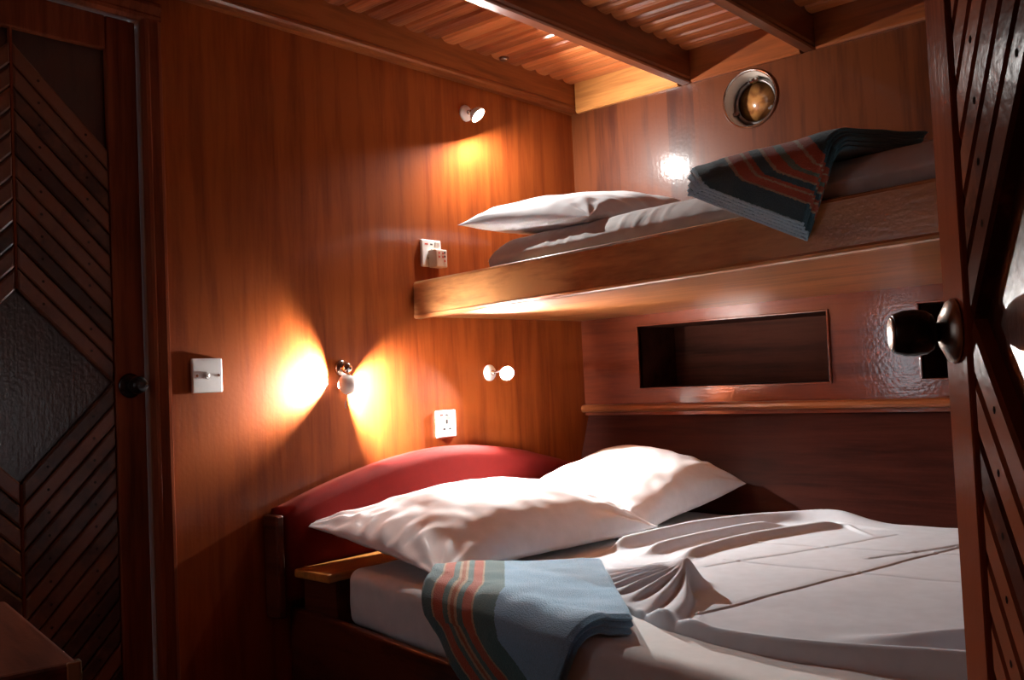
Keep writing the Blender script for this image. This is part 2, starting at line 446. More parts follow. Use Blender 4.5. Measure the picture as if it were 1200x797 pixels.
# front bulkhead with a narrow unseen window, added for cool reflections
WF = (0.035, 0.30, 0.76, 1.44)
m = MB()
m.box(-0.05, WF[0], YF - 0.04, YF, 0, 2.1); m.box(WF[1], XR + 0.04, YF - 0.04, YF, 0, 2.1)
m.box(WF[0], WF[1], YF - 0.04, YF, 0, WF[2]); m.box(WF[0], WF[1], YF - 0.04, YF, WF[3], 2.1)
wall_front = m.build('wall_front', M['bulk'])
tag(wall_front, 'varnished plywood bulkhead facing the hull side', 'wall', kind='structure')
m = MB()
m.box(WF[0] - w, WF[1] + w, YF - 0.02, YF + 0.012, WF[3], WF[3] + w); m.box(WF[0] - w, WF[1] + w, YF - 0.02, YF + 0.012, WF[2] - w, WF[2])
m.box(WF[0] - w, WF[0], YF - 0.02, YF + 0.012, WF[2], WF[3]); m.box(WF[1], WF[1] + w, YF - 0.02, YF + 0.012, WF[2], WF[3])
w3 = m.build('added_window_3', M['doorframe']); tag(w3, 'narrow upright unseen window added for cool light in the front bulkhead', 'window', kind='structure')
MB().box(WF[0], WF[1], YF - 0.024, YF - 0.02, WF[2], WF[3]).build('pane', M['glass'], w3)
# passage behind the camera's doorway
m = MB()
m.box(XR + 0.04, 3.0, -2.34, -2.30, 0, 2.1); m.box(XR + 0.04, 3.0, -3.30, -3.26, 0, 2.1); m.box(3.0, 3.04, -3.30, -2.30, 0, 2.1)
wp = m.build('wall_passage', M['bulk']); tag(wp, 'plywood walls of the passage outside the cabin doorway', 'wall', kind='structure')

# ceiling: backing, planks, beams
cb = MB().box(-0.06, 3.06, -3.4, 0.1, 2.075, 2.1).build('ceiling', M['beam'])
tag(cb, 'planked teak cabin ceiling with dark cross beams', 'ceiling', kind='structure')
PW = 0.0795
def plank_mesh():
    prof = []
    n = 8
    for i in range(n + 1):
        t = i / n; yy = (t - 0.5) * (PW - 0.003)
        zz = 2.046 + 0.014 * abs(2 * t - 1) ** 3.5
        prof.append((yy, zz))
    prof += [((PW - 0.003) / 2, 2.076), (-(PW - 0.003) / 2, 2.076)]
    k = len(prof)
    v = [(x, y, z) for x in (0.0, XR) for y, z in prof]
    f = [(i, (i + 1) % k, k + (i + 1) % k, k + i) for i in range(k)] + [tuple(range(k)), tuple(range(2 * k - 1, k - 1, -1))]
    return v, f
pv, pf = plank_mesh()
first = None
for i in range(38):
    yc = -0.02 - PW * (i + 0.5)
    if first is None:
        first = mk('plank', pv, pf, M['ceil'], cb); o = first
    else:
        o = first.copy(); link(o, cb)
    o.location = (0, yc, 0)
for xb in (0.503, 0.948, 1.40, 1.85):
    m = MB()
    # body with small ogee edges
    prof = [(-0.026, 2.06), (-0.026, 1.958), (-0.021, 1.952), (-0.021, 1.946), (-0.016, 1.942), (0.016, 1.942), (0.021, 1.946), (0.021, 1.952), (0.026, 1.958), (0.026, 2.06)]
    v = [(xb + x, y, z) for y in (YF, -0.012) for x, z in prof]; k = len(prof)
    f = [(i, (i + 1) % k, k + (i + 1) % k, k + i) for i in range(k)] + [tuple(range(k)), tuple(range(2 * k - 1, k - 1, -1))]
    m.add(v, f).build('beam', M['beam'], cb)
# ceiling trims
m = MB()
prof = [(0.0, 2.075), (0.032, 2.075), (0.032, 1.968), (0.036, 1.962), (0.036, 1.955), (0.030, 1.950), (0.026, 1.940), (0.0, 1.940)]
v = [(x, y, z) for y in (YF, -0.001) for x, z in prof]; k = len(prof)
f = [(i, (i + 1) % k, k + (i + 1) % k, k + i) for i in range(k)] + [tuple(range(k)), tuple(range(2 * k - 1, k - 1, -1))]
t1 = m.add(v, f).build('trim_1', M['trimA']); tag(t1, 'moulded ceiling trim along the lamp bulkhead', 'trim', kind='structure')
t2e = empty('trim_2', (0, 0, 1.94)); tag(t2e, 'ceiling trim boards between the beams on the hull side', 'trim', kind='structure')
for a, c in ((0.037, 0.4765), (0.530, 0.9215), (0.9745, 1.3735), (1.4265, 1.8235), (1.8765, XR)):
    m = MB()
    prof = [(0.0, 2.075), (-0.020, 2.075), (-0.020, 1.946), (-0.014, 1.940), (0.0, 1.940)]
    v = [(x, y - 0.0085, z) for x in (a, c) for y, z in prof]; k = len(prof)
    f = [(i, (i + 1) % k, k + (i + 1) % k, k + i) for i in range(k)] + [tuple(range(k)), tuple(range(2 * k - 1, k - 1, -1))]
    local(m.add(v, f).build('trim_board', M['trim_lit'] if a < 0.1 else M['trim_shaded'], t2e), t2e)

# ---------------------------------------------------------------- slatted doors
def clip(poly, fn):
    out = []
    for i in range(len(poly)):
        a, b_ = poly[i], poly[(i + 1) % len(poly)]
        fa, fb = fn(a), fn(b_)
        if fa >= 0: out.append(a)
        if (fa >= 0) != (fb >= 0):
            t = fa / (fa - fb); out.append((a[0] + (b_[0] - a[0]) * t, a[1] + (b_[1] - a[1]) * t))
    return out

def slat_obj(poly, parent, nails, sm='slat'):
    """bevelled prism on the door face (local x = along door, front towards -y)"""
    cx = sum(p[0] for p in poly) / len(poly); cz = sum(p[1] for p in poly) / len(poly)
    n = len(poly); mb = MB()
    ins = []
    for i in range(n):                                  # inset outline for the rounded edge
        p0, p1, p2 = Vector(poly[i - 1]), Vector(poly[i]), Vector(poly[(i + 1) % n])
        e1 = (p1 - p0).normalized(); e2 = (p2 - p1).normalized()
        n1 = Vector((-e1.y, e1.x)); n2 = Vector((-e2.y, e2.x))
        bis = (n1 + n2); bl = bis.length
        if bl < 1e-6: ins.append(p1); continue
        bis /= bl; k = 0.004 / max(0.35, bis.dot(n1))
        q = p1 + bis * k
        ins.append(q)
    v = [(p[0] - cx, 0.0, p[1] - cz) for p in poly] + [(p[0] - cx, -0.011, p[1] - cz) for p in poly] + [(q[0] - cx, -0.014, q[1] - cz) for q in ins]
    f = [tuple(range(n))]
    for j in (0, 1):
        f += [(j * n + i, j * n + (i + 1) % n, (j + 1) * n + (i + 1) % n, (j + 1) * n + i) for i in range(n)]
    f.append(tuple(range(2 * n, 3 * n)))
    mb.add(v, f, 0)
    for (nx, nz) in nails:
        r = 0.0035
        mb.add([(nx - cx + r * math.cos(a * PI / 3), -0.0143, nz - cz + r * math.sin(a * PI / 3)) for a in range(6)], [tuple(range(6))], 1)
    o = mb.build('slat', None, parent, mats=[M[sm], M['nail']])
    o.location = (cx, 0, cz)
    return o

def ccw(poly):
    a = sum(poly[i][0] * poly[(i + 1) % len(poly)][1] - poly[(i + 1) % len(poly)][0] * poly[i][1] for i in range(len(poly)))
    return poly if a > 0 else poly[::-1]

def slat_door(name, loc, rotz, knob_side, label, zk=0.983, rose='knobcap', sm='slat', pm='panel'):
    root = empty(name, loc, rotz); tag(root, label, 'door', kind='structure')
    H, S0, S1 = 0.213, 0.213, 0.288
    ztop, zbot, pitch, gap = 1.774, 0.16, 0.0502, 0.0042
    MB().box(-S1 + 0.01, S1 - 0.01, 0.0, 0.022, 0.03, 1.85).build('door_panel', M[pm], root)
    for sg in (-1, 1):
        a, c = sorted((sg * (S0 + 0.002), sg * S1))
        bevel(MB().box(a, c, -0.017, 0.03, 0.02, 1.856).build('stile', M['doorframe'], root), 0.004)
    bevel(MB().box(-S0, S0, -0.017, 0.03, ztop, 1.856).build('rail', M['doorframe'], root), 0.004)
    bevel(MB().box(-S0, S0, -0.017, 0.03, 0.02, zbot).build('rail', M['doorframe'], root), 0.004)
    bevel(MB().box(-0.003, 0.003, -0.012, 0.0, zk + H, ztop).build('seam_strip', M['doorframe'], root), 0.001)
    bevel(MB().box(-0.003, 0.003, -0.012, 0.0, zbot, zk - H).build('seam_strip', M['doorframe'], root), 0.001)
    for sg in (-1, 1):
        base = [(0.0035, zbot), (H, zbot), (H, ztop), (0.0035, ztop)]
        for up in (0, 1):
            for k in range(20):
                lo, hi = k * pitch, (k + 1) * pitch - gap
                if up:
                    c0 = zk + H
                    if k >= 11: break
                    poly = clip(base, lambda p: (p[1] + p[0]) - (c0 + lo)); poly = clip(poly, lambda p: (c0 + hi) - (p[1] + p[0])) if poly else poly
                else:
                    c0 = zk - H
                    poly = clip(base, lambda p: (c0 - lo) - (p[1] - p[0])); poly = clip(poly, lambda p: (p[1] - p[0]) - (c0 - hi)) if poly else poly
                if len(poly) < 3: continue
                xs = [p[0] for p in poly]
                if max(xs) - min(xs) < 0.012: continue
                nails = []
                for t in (0.25, 0.75):
                    s = min(xs) + (max(xs) - min(xs)) * t
                    mid = (lo + hi) / 2
                    z_ = (zk + H + mid - s) if up else (zk - H - mid + s)
                    if zbot + 0.02 < z_ < ztop - 0.02:
                        nails.append((sg * s, z_))
                slat_obj(ccw([(sg * p[0], p[1]) for p in poly]), root, nails, sm)
    # knob: rose, neck, knob, cap
    kx = knob_side * (S0 + 0.036)
    prof_r = [(0.0285, 0.0), (0.0295, 0.002), (0.027, 0.006), (0.016, 0.012), (0.010, 0.014)]
    kr = MB().lathe(prof_r, (kx, -0.017, zk - 0.008), (0, -1, 0), 32).build('knob_rose', M[rose], root, smooth=True)
    prof_k = [(0.009, 0.010), (0.009, 0.017), (0.0165, 0.020), (0.0200, 0.026), (0.0213, 0.035), (0.0208, 0.044), (0.0180, 0.052), (0.0165, 0.054)]
    kn = MB().lathe(prof_k, (kx, -0.017, zk - 0.008), (0, -1, 0), 32).build('knob', M['knob'], root, smooth=True)
    MB().lathe([(0.0160, 0.054), (0.014, 0.0555), (0.005, 0.056)], (kx, -0.017, zk - 0.008), (0, -1, 0), 24).build('knob_cap', M[rose], kn, smooth=True)
    return root

slat_door('door_1', (-0.028, DC, 0), PI / 2, +1, 'closed slatted door with dark diamond panel in the lamp bulkhead', rose='knob', sm='slat_gloss', pm='panel_gloss')
hx, hy = math.cos(math.radians(-60)), math.sin(math.radians(-60))
Px, Py = 1.914, -2.0355
# outer face of slats is 14 mm proud: shift the door plane back so that the face runs through P
cx_, cy_ = Px + 0.213 * hx + 0.014 * (-hy) * 1.0, Py + 0.213 * hy + 0.014 * hx
slat_door('door_2', (cx_, cy_, 0), math.radians(-60), -1, 'open slatted door with dark round knob in the right foreground')

# casing of the left door
ca = empty('trim_4', (0, DC + DH, 0)); tag(ca, 'moulded wooden casing around the closed slatted door', 'trim', kind='structure')
def casing_bar(pts_fn, a, b_):
    prof = [(0.0, 0.0), (0.0, 0.007), (0.008, 0.014), (0.016, 0.015), (0.020, 0.013), (0.040, 0.018), (0.048, 0.017), (0.052, 0.011), (0.052, 0.0)]
    v = [pts_fn(u, d, t) for t in (a, b_) for u, d in prof]; k = len(prof)
    f = [(i, (i + 1) % k, k + (i + 1) % k, k + i) for i in range(k)] + [tuple(range(k)), tuple(range(2 * k - 1, k - 1, -1))]
    return v, f
for sg in (-1, 1):
    v, f = casing_bar(lambda u, d, t: (d, DC + sg * (DH - 0.004 + u), t), 0, 1.862)
    local(mk('casing', v, f, M['doorframe'], ca), ca)
v, f = casing_bar(lambda u, d, t: (d, t, 1.858 + u), DC - DH - 0.048, DC + DH + 0.048)
local(mk('casing', v, f, M['doorframe'], ca), ca)

# ---------------------------------------------------------------- porthole
wp_ = empty('window_1', (PX, 0, PZ)); tag(wp_, 'round metal-rimmed porthole in a beige liner above the upper bunk', 'porthole', kind='structure')
A = (0, 1, 0)
MB().lathe([(PR + 0.001, -0.016), (PR + 0.004, -0.012), (PR + 0.004, -0.0085), (PR - 0.004, -0.0085), (PR - 0.004, -0.014), (PR + 0.001, -0.016)], (0, 0, 0), A, 48, caps=False).build('bezel', M['chrome'], wp_, smooth=True)
MB().lathe([(PR - 0.003, -0.010), (PR - 0.008, 0.0), (PR - 0.012, 0.055)], (0, 0, 0), A, 48, caps=False).build('liner', M['ring'], wp_, smooth=True)
MB().lathe([(PR - 0.012, 0.050), (PR - 0.016, 0.036), (PR - 0.024, 0.032), (PR - 0.028, 0.036), (PR - 0.028, 0.052), (PR - 0.012, 0.055)], (0, 0, 0), A, 48, caps=False).build('port_frame', M['gunmetal'], wp_, smooth=True)
MB().lathe([(PR - 0.027, 0.046), (0.002, 0.044)], (0, 0, 0), A, 48).build('glass', M['portglass'], wp_, smooth=True)
for an in (205, 330):
    ax_, az_ = (PR - 0.022) * math.cos(math.radians(an)), (PR - 0.022) * math.sin(math.radians(an))
    mm = MB(); mm.tube([(ax_, 0.040, az_), (ax_, 0.018, az_)], 0.0075, 10); mm.box(ax_ - 0.013, ax_ + 0.013, 0.020, 0.026, az_ - 0.004, az_ + 0.004)
    mm.build('dog_screw', M['gunmetal'], wp_)
mm = MB().box(-0.016, 0.016, 0.024, 0.045, PR - 0.030, PR - 0.012)
mm.sphere((-0.009, 0.024, PR - 0.022), 0.004); mm.sphere((0.009, 0.024, PR - 0.022), 0.004)
mm.build('hinge', M['chrome'], wp_)

# ---------------------------------------------------------------- upper bunk
fy = lambda x: -0.870 - 0.1435 * x                      # front line of the bunk
rise = lambda x: 0.0105 * x
BX = XR - 0.004
ub = empty('upper_bunk', (0.0, -0.45, 1.15)); tag(ub, 'varnished wooden upper bunk shelf with deep front board', 'bunk')
def bar_along(prof, x0, x1, n=2):
    v = []; k = len(prof)
    for i in range(n):
        x = x0 + (x1 - x0) * i / (n - 1)
        v += [(x, fy(x) + d, z + rise(x)) for d, z in prof]
    f = []
    for i in range(n - 1):
        f += [(i * k + j, i * k + (j + 1) % k, (i + 1) * k + (j + 1) % k, (i + 1) * k + j) for j in range(k)]
    f += [tuple(range(k)), tuple(range((n - 1) * k, n * k))]
    return v, f
prof = [(0.004, 1.149), (-0.002, 1.152), (-0.004, 1.158), (-0.001, 1.163), (0.0, 1.255), (0.003, 1.261), (0.009, 1.264), (0.022, 1.264), (0.026, 1.260), (0.026, 1.149)]
v, f = bar_along(prof, 0.001, BX)
local(mk('front_board', v, f, M['bunk'], ub), ub)
m = MB()
x0, x1 = 0.001, BX
m.hexa([(x0, fy(x0) + 0.027, 1.156), (x1, fy(x1) + 0.027, 1.156 + rise(x1)), (x1, -0.009, 1.156 + rise(x1)), (x0, -0.009, 1.156),
        (x0, fy(x0) + 0.027, 1.236), (x1, fy(x1) + 0.027, 1.236 + rise(x1)), (x1, -0.009, 1.236 + rise(x1)), (x0, -0.009, 1.236)])
local(m.build('bunk_base', M['bunkbase'], ub), ub)
# back rail behind the mattress, on the hull
m = MB().box(0.002, BX, -0.055, -0.009, 1.238, 1.435)
bevel(local(m.build('back_rail', M['bunk'], ub), ub), 0.006)

# ---------------------------------------------------------------- soft things
def fbm(p, s, o=3):
    return mnoise.fractal(Vector(p) * s, 1.0, 2.0, o)

def cushion_box(name, mat, corner_fn, nx, ny, nz, zb, zt, r, wob, base, parent=None, zadd=None):
    """rounded slab; corner_fn(u,v)->(x,y) over the unit square"""
    pts = {}; V = []; F = []
    def P(u, v, w):
        x, y = corner_fn(u, v)
        z = zb + (zt - zb) * w
        # rounding: pull in towards the centre near horizontal edges
        ex = min(u, 1 - u); ey = min(v, 1 - v); ez = min(w, 1 - w)
        Lx = math.dist(corner_fn(0, v), corner_fn(1, v)); Ly = math.dist(corner_fn(u, 0), corner_fn(u, 1)); Lz = zt - zb
        dx, dy, dz = max(0, 1 - ex * Lx / r), max(0, 1 - ey * Ly / r), max(0, 1 - ez * Lz / r)
        q = Vector((dx, dy, dz)); l = max(dx, dy, dz)
        if q.length > 1e-6:
            k = l / q.length
            sx = r * dx * (1 - k) * (1 if u < 0.5 else -1); sy = r * dy * (1 - k) * (1 if v < 0.5 else -1); sz = r * dz * (1 - k) * (1 if w < 0.5 else -1)
            c0, c1 = corner_fn(0, v), corner_fn(1, v); ux = Vector((c1[0] - c0[0], c1[1] - c0[1])).normalized()
            d0, d1 = corner_fn(u, 0), corner_fn(u, 1); uy = Vector((d1[0] - d0[0], d1[1] - d0[1])).normalized()
            x += ux.x * sx + uy.x * sy; y += ux.y * sx + uy.y * sy; z += sz
        if wob: 
            dx_, dy_, dz_ = wob(x, y, z, u, v, w); x += dx_; y += dy_; z += dz_
        if zadd: z += zadd(x)
        return (x, y, z)
    def vid(i, j, k):
        key = (i, j, k)
        if key not in pts:
            pts[key] = len(V); V.append(P(ss(i, nx), ss(j, ny), ss(k, nz)))
        return pts[key]
    def ss(i, n):
        t = i / n
        return t
    for j in range(ny):
        for i in range(nx):
            F.append((vid(i, j, nz), vid(i + 1, j, nz), vid(i + 1, j + 1, nz), vid(i, j + 1, nz)))
            F.append((vid(i, j, 0), vid(i, j + 1, 0), vid(i + 1, j + 1, 0), vid(i + 1, j, 0)))
    for k in range(nz):
        for i in range(nx):
            F.append((vid(i, 0, k), vid(i + 1, 0, k), vid(i + 1, 0, k + 1), vid(i, 0, k + 1)))
            F.append((vid(i, ny, k), vid(i, ny, k + 1), vid(i + 1, ny, k + 1), vid(i + 1, ny, k)))
        for j in range(ny):
            F.append((vid(0, j, k), vid(0, j, k + 1), vid(0, j + 1, k + 1), vid(0, j + 1, k)))
            F.append((vid(nx, j, k), vid(nx, j + 1, k), vid(nx, j + 1, k + 1), vid(nx, j, k + 1)))
    return mk(name, V, F, mat, parent, True, base)

# upper mattress
def um_c(u, v):
    x = 0.275 + (BX - 0.03 - 0.275) * u
    y0 = fy(x) + 0.034; y1 = -0.062
    return (x, y0 + (y1 - y0) * v)
def um_w(x, y, z, u, v, w):
    d = max(0.0, 1 - v * 8)
    g = 0.0
    if d > 0:
        amp = math.exp(-((x - 0.75) / 0.34) ** 2)
        ph = x * 95 + 3.0 * math.sin(x * 21) + w * 3
        g = d * amp * 0.0045 * (max(0, math.sin(ph)) ** 2) * (0.4 + w)
    bul = 0.012 * math.sin(PI * min(1, max(0, (z - 1.24) / 0.115))) * max(0, 1 - v * 6)
    slope = 0.055 * min(1.0, max(0.0, (1.35 - x) / 0.25)) * max(0.0, (z - 1.262) / 0.094) * max(0, 1 - v * 4)
    return (0, -g - bul + slope + 0.004 * fbm((x, y, z), 9), 0.004 * fbm((x, y, 0), 5))
um = cushion_box('bunk_mattress', M['mattress'], um_c, 240, 90, 24, 1.237, 1.356, 0.078, um_w, (1.2, -0.55, 1.237), zadd=lambda x: rise(x) * 1.0)
tag(um, 'white sheeted mattress lying on the upper bunk', 'mattress')

def pillow(name, a, bb, hh, mat, wr, seed, loc, rot, nx=110, ny=80, sag=0.0, bend=None, ex=0.52, asym=0.0):
    """two-sided pillow with drawn-out corners and creases; local x = length, y = width"""
    V = []; F = []; idx = {}
    def shape(u, v):
        x = a * u * (1 - 0.07 * (1 - v * v) * u * u); y = bb * v * (1 - 0.09 * (1 - u * u) * v * v)
        e = (1 - abs(u) ** 2.4) * (1 - abs(v) ** 2.2)
        t = hh * max(0.0, e) ** ex * (1 + asym * u)
        return x, y, t
    for sd in (1, -1):
        for j in range(ny + 1):
            for i in range(nx + 1):
                u = math.sin((i / nx - 0.5) * PI) if True else 0; v = math.sin((j / ny - 0.5) * PI)
                edge = i in (0, nx) or j in (0, ny)
                if sd == -1 and edge:
                    idx[(sd, i, j)] = idx[(1, i, j)]; continue
                x, y, t = shape(u, v)
                # creases running in from the corners and short sides
                cr = 0.0
                for cu, cv in ((-1, -1), (-1, 1), (1, -1), (1, 1)):
                    dx, dy = (u - cu) * a, (v - cv) * bb
                    rr = math.hypot(dx, dy); th = math.atan2(dy * cv, dx * cu)
                    cr += math.exp(-(rr / (0.55 * bb)) ** 2) * math.sin(th * 13 + seed + 2.0 * fbm((x * 3 + seed, y * 3, sd), 2.0, 2)) * min(1, rr / 0.05)
                su = math.exp(-((1 - abs(u)) * a / (0.30 * a)) ** 2) * (1 - abs(v) ** 3)
                cr += 0.8 * su * math.sin(y * 85 + 5 * fbm((x * 5 + seed, y * 4, sd * 2), 1.6, 2) + seed)
                z = sd * (t + wr * cr * min(1.0, t / (0.35 * hh)) + 0.011 * fbm((x + seed, y, sd), 5.0, 3) * min(1, t / (0.5 * hh)))
                if sd == -1: z *= 0.45
                if bend: z += bend(u, v)
                idx[(sd, i, j)] = len(V); V.append((x, y, z))
    for sd in (1, -1):
        for j in range(ny):
            for i in range(nx):
                q = (idx[(sd, i, j)], idx[(sd, i + 1, j)], idx[(sd, i + 1, j + 1)], idx[(sd, i, j + 1)])
                F.append(q if sd == 1 else q[::-1])
    o = mk(name, V, F, mat, None, True)
    o.location = loc; o.rotation_euler = rot
    return o

# upper pillow
p = pillow('pillow', 0.265, 0.33, 0.088, M['pillow'], 0.0045, 1.3, (0.475, -0.545, 1.414), (math.radians(4), math.radians(6), math.radians(-6)))
tag(p, 'plump white pillow on the upper bunk mattress', 'pillow')

# ---------------------------------------------------------------- lower bed
by = lambda x: -1.372 - 0.20 * x                      # rail front
my = lambda x: -1.310 - 0.225 * x                     # mattress front
bed = empty('bed', (0.9, -0.8, 0)); tag(bed, 'built-in double bed with red padded arched headboard', 'bed')
m = MB(); x0, x1 = 0.002, XR - 0.004
m.hexa([(x0, by(x0) + 0.03, 0.0), (x1, by(x1) + 0.03, 0.0), (x1, -0.24, 0.0), (x0, -0.24, 0.0),
        (x0, by(x0) + 0.03, 0.345), (x1, by(x1) + 0.03, 0.345), (x1, -0.20, 0.345), (x0, -0.20, 0.345)])
local(m.build('bed_base', M['bedwood'], bed), bed)
m = MB()
m.hexa([(x0, by(x0), 0.0), (x1, by(x1), 0.0), (x1, by(x1) + 0.028, 0.0), (x0, by(x0) + 0.028, 0.0),
        (x0, by(x0), 0.375), (x1, by(x1), 0.375), (x1, by(x1) + 0.028, 0.375), (x0, by(x0) + 0.028, 0.375)])
bevel(local(m.build('side_board', M['bedwood'], bed), bed), 0.008, 3)
# headboard: arched padded cushion
hb_pts = [(-1.443, 0.628), (-1.35, 0.660), (-1.204, 0.698), (-1.044, 0.731), (-0.87, 0.751), (-0.72, 0.751), (-0.473, 0.720), (-0.197, 0.652), (-0.125, 0.625)]
def arch(y):
    for i in range(len(hb_pts) - 1):
        (a, za), (c, zc) = hb_pts[i], hb_pts[i + 1]
        if a <= y <= c:
            return za + (zc - za) * (y - a) / (c - a)
    return hb_pts[0][1] if y < -1.4 else hb_pts[-1][1]
def arch_s(y):
    return sum(arch(min(-0.126, max(-1.442, y + d))) for d in (-0.06, -0.03, 0, 0.03, 0.06)) / 5
NY, NZ = 60, 24
V = []; F = []
for j in range(NY + 1):
    y = -1.420 + (1.295) * j / NY
    zt = arch_s(y)
    prof = [(0.004, 0.40)]
    for k in range(NZ + 1):
        t = k / NZ
        z = 0.40 + (zt - 0.40 - 0.034) * min(1, t / 0.6) if t < 0.6 else None
        if z is None:
            an = (t - 0.6) / 0.4 * PI / 2
            prof.append((0.036 + 0.034 * math.cos(an), zt - 0.034 + 0.034 * math.sin(an)))
        else:
            prof.append((0.058 + 0.012 * math.sin(PI * 0.5 * min(1, t / 0.6)), z))
    prof.append((0.004, zt - 0.002))
    ed = min(1, min(j, NY - j) / 1.5); pin = 1 - (1 - ed) ** 2 * 0.25
    V += [(x * (pin if x > 0.03 else 1), y, z) for x, z in prof]
k = NZ + 3
for j in range(NY):
    F += [(j * k + i, j * k + i + 1, (j + 1) * k + i + 1, (j + 1) * k + i) for i in range(k - 1)]
    F.append((j * k + k - 1, j * k, (j + 1) * k, (j + 1) * k + k - 1))
F += [tuple(range(k)), tuple(range(NY * k, NY * k + k))]
hb = local(mk('headboard', V, F, M['velvet'], bed, True), bed); hb['label'] = 'red velvet padded headboard with arched top'
m = MB().box(0.003, 0.062, -1.446, -1.4215, 0.36, 0.625)
hs = bevel(local(m.build('headboard_side', M['bedwood'], bed), bed), 0.006)
m = MB().hexa([(0.072, -1.405, 0.462), (0.222, -1.412, 0.462), (0.222, -0.15, 0.462), (0.072, -0.15, 0.462), (0.072, -1.405, 0.484), (0.222, -1.412, 0.484), (0.222, -0.15, 0.484), (0.072, -0.15, 0.484)])
lg = bevel(local(m.build('ledge', M['ledge'], bed), bed), 0.005, 2); lg['label'] = 'bright teak ledge beside the pillow'
m = MB().box(0.075, 0.205, -1.375, -0.16, 0.347, 0.461)
local(m.build('ledge_box', M['bedwood'], bed), bed)

# mattress with fitted sheet
ZM = 0.490
def lm_c(u, v):
    x = 0.228 + (XR - 0.02 - 0.228) * u
    y0 = my(x); y1 = -0.150
    return (x, y0 + (y1 - y0) * v)
def lm_w(x, y, z, u, v, w):
    return (0, 0.006 * fbm((x, y, z), 7), 0.003 * fbm((x, y, 0), 5) + (0 if w < .99 else 0.0))
lm = cushion_box('bed_mattress', M['mattress'], lm_c, 150, 90, 12, 0.347, ZM, 0.030, lm_w, (1.2, -0.8, 0.347))
tag(lm, 'wide mattress in a fitted cream sheet on the lower bed', 'mattress')

# bed pillows
p1 = pillow('pillow', 0.40, 0.285, 0.108, M['pillow'], 0.0075, 2.1, (0.365, -0.985, 0.553), (math.radians(7), math.radians(0), math.radians(84)), nx=150, ny=110, ex=0.60, asym=0.15)
tag(p1, 'long creased white pillow on the lower bed nearest the striped towel', 'pillow', 'pillows on the lower bed')
p2 = pillow('pillow', 0.320, 0.27, 0.118, M['pillow'], 0.0065, 4.4, (0.405, -0.405, 0.565), (math.radians(6), math.radians(-8), math.radians(86)), nx=130, ny=100, asym=0.32)
tag(p2, 'white pillow on the lower bed pushed into the corner by the hull side', 'pillow', 'pillows on the lower bed')

# top sheet gathered into a fan
K = np.array([1.085, -1.145]); KH = 0.060
NX, NYY = 420, 420
xs = np.linspace(0.56, XR - 0.03, NX); ys = np.linspace(-1.66, -0.15, NYY)
XX, YY = np.meshgrid(xs, ys, indexing='ij')
def seg_dist(path):
    best = np.full(XX.shape, 9.0); par = np.zeros(XX.shape); side = np.zeros(XX.shape); acc = 0.0
    tot = sum(math.dist(path[i], path[i + 1]) for i in range(len(path) - 1))
    for (ax, ay), (bx_, by_) in zip(path[:-1], path[1:]):
        dx, dy = bx_ - ax, by_ - ay; l2 = dx * dx + dy * dy
        t = np.clip(((XX - ax) * dx + (YY - ay) * dy) / l2, 0, 1)
        d = np.hypot(XX - ax - t * dx, YY - ay - t * dy)
        sgn = np.sign((XX - ax) * dy - (YY - ay) * dx)
        w_ = d < best
        best = np.where(w_, d, best); par = np.where(w_, (acc + t * math.sqrt(l2)) / tot, par); side = np.where(w_, sgn, side)
        acc += math.sqrt(l2)
    return best, par, side
def smooth_path(pts, n=8):
    out = []
    for i in range(len(pts) - 1):
        p0 = pts[max(0, i - 1)]; p1_ = pts[i]; p2_ = pts[i + 1]; p3 = pts[min(len(pts) - 1, i + 2)]
        for k in range(n):
            t = k / n
            out.append(tuple(0.5 * ((2 * p1_[q]) + (-p0[q] + p2_[q]) * t + (2 * p0[q] - 5 * p1_[q] + 4 * p2_[q] - p3[q]) * t * t + (-p0[q] + 3 * p1_[q] - 3 * p2_[q] + p3[q]) * t ** 3) for q in (0, 1)))
    out.append(pts[-1]); return out
sstep = lambda e0, e1, x: (lambda t: t * t * (3 - 2 * t))(np.clip((x - e0) / (e1 - e0), 0, 1))
far = smooth_path([(0.70, -0.90), (0.74, -0.66), (0.80, -0.44), (0.88, -0.29), (0.98, -0.22), (1.20, -0.21), (1.60, -0.20), (2.14, -0.20)])
near = smooth_path([(1.10, -1.375), (1.25, -1.44), (1.42, -1.475), (1.60, -1.475), (1.80, -1.46), (2.14, -1.44)])
left = smooth_path([(0.70, -0.90), (0.755, -1.05), (0.86, -1.20), (0.98, -1.315), (1.10, -1.375)])
border = far[::-1] + left[1:] + near[1:]
# inside test of the closed outline (even-odd)
poly = border
inside = np.zeros(XX.shape, bool)
for i in range(len(poly)):
    (xa, ya), (xb, yb) = poly[i], poly[(i + 1) % len(poly)]
    cond = ((ya > YY) != (yb > YY))
    xi = (xb - xa) * (YY - ya) / ((yb - ya) if yb != ya else 1e-9) + xa
    inside ^= cond & (XX < xi)
dB, _, _ = seg_dist(border)
H = np.where(inside, 0.0045, 0.0045 - 0.03 * sstep(0.0, 0.02, dB) )
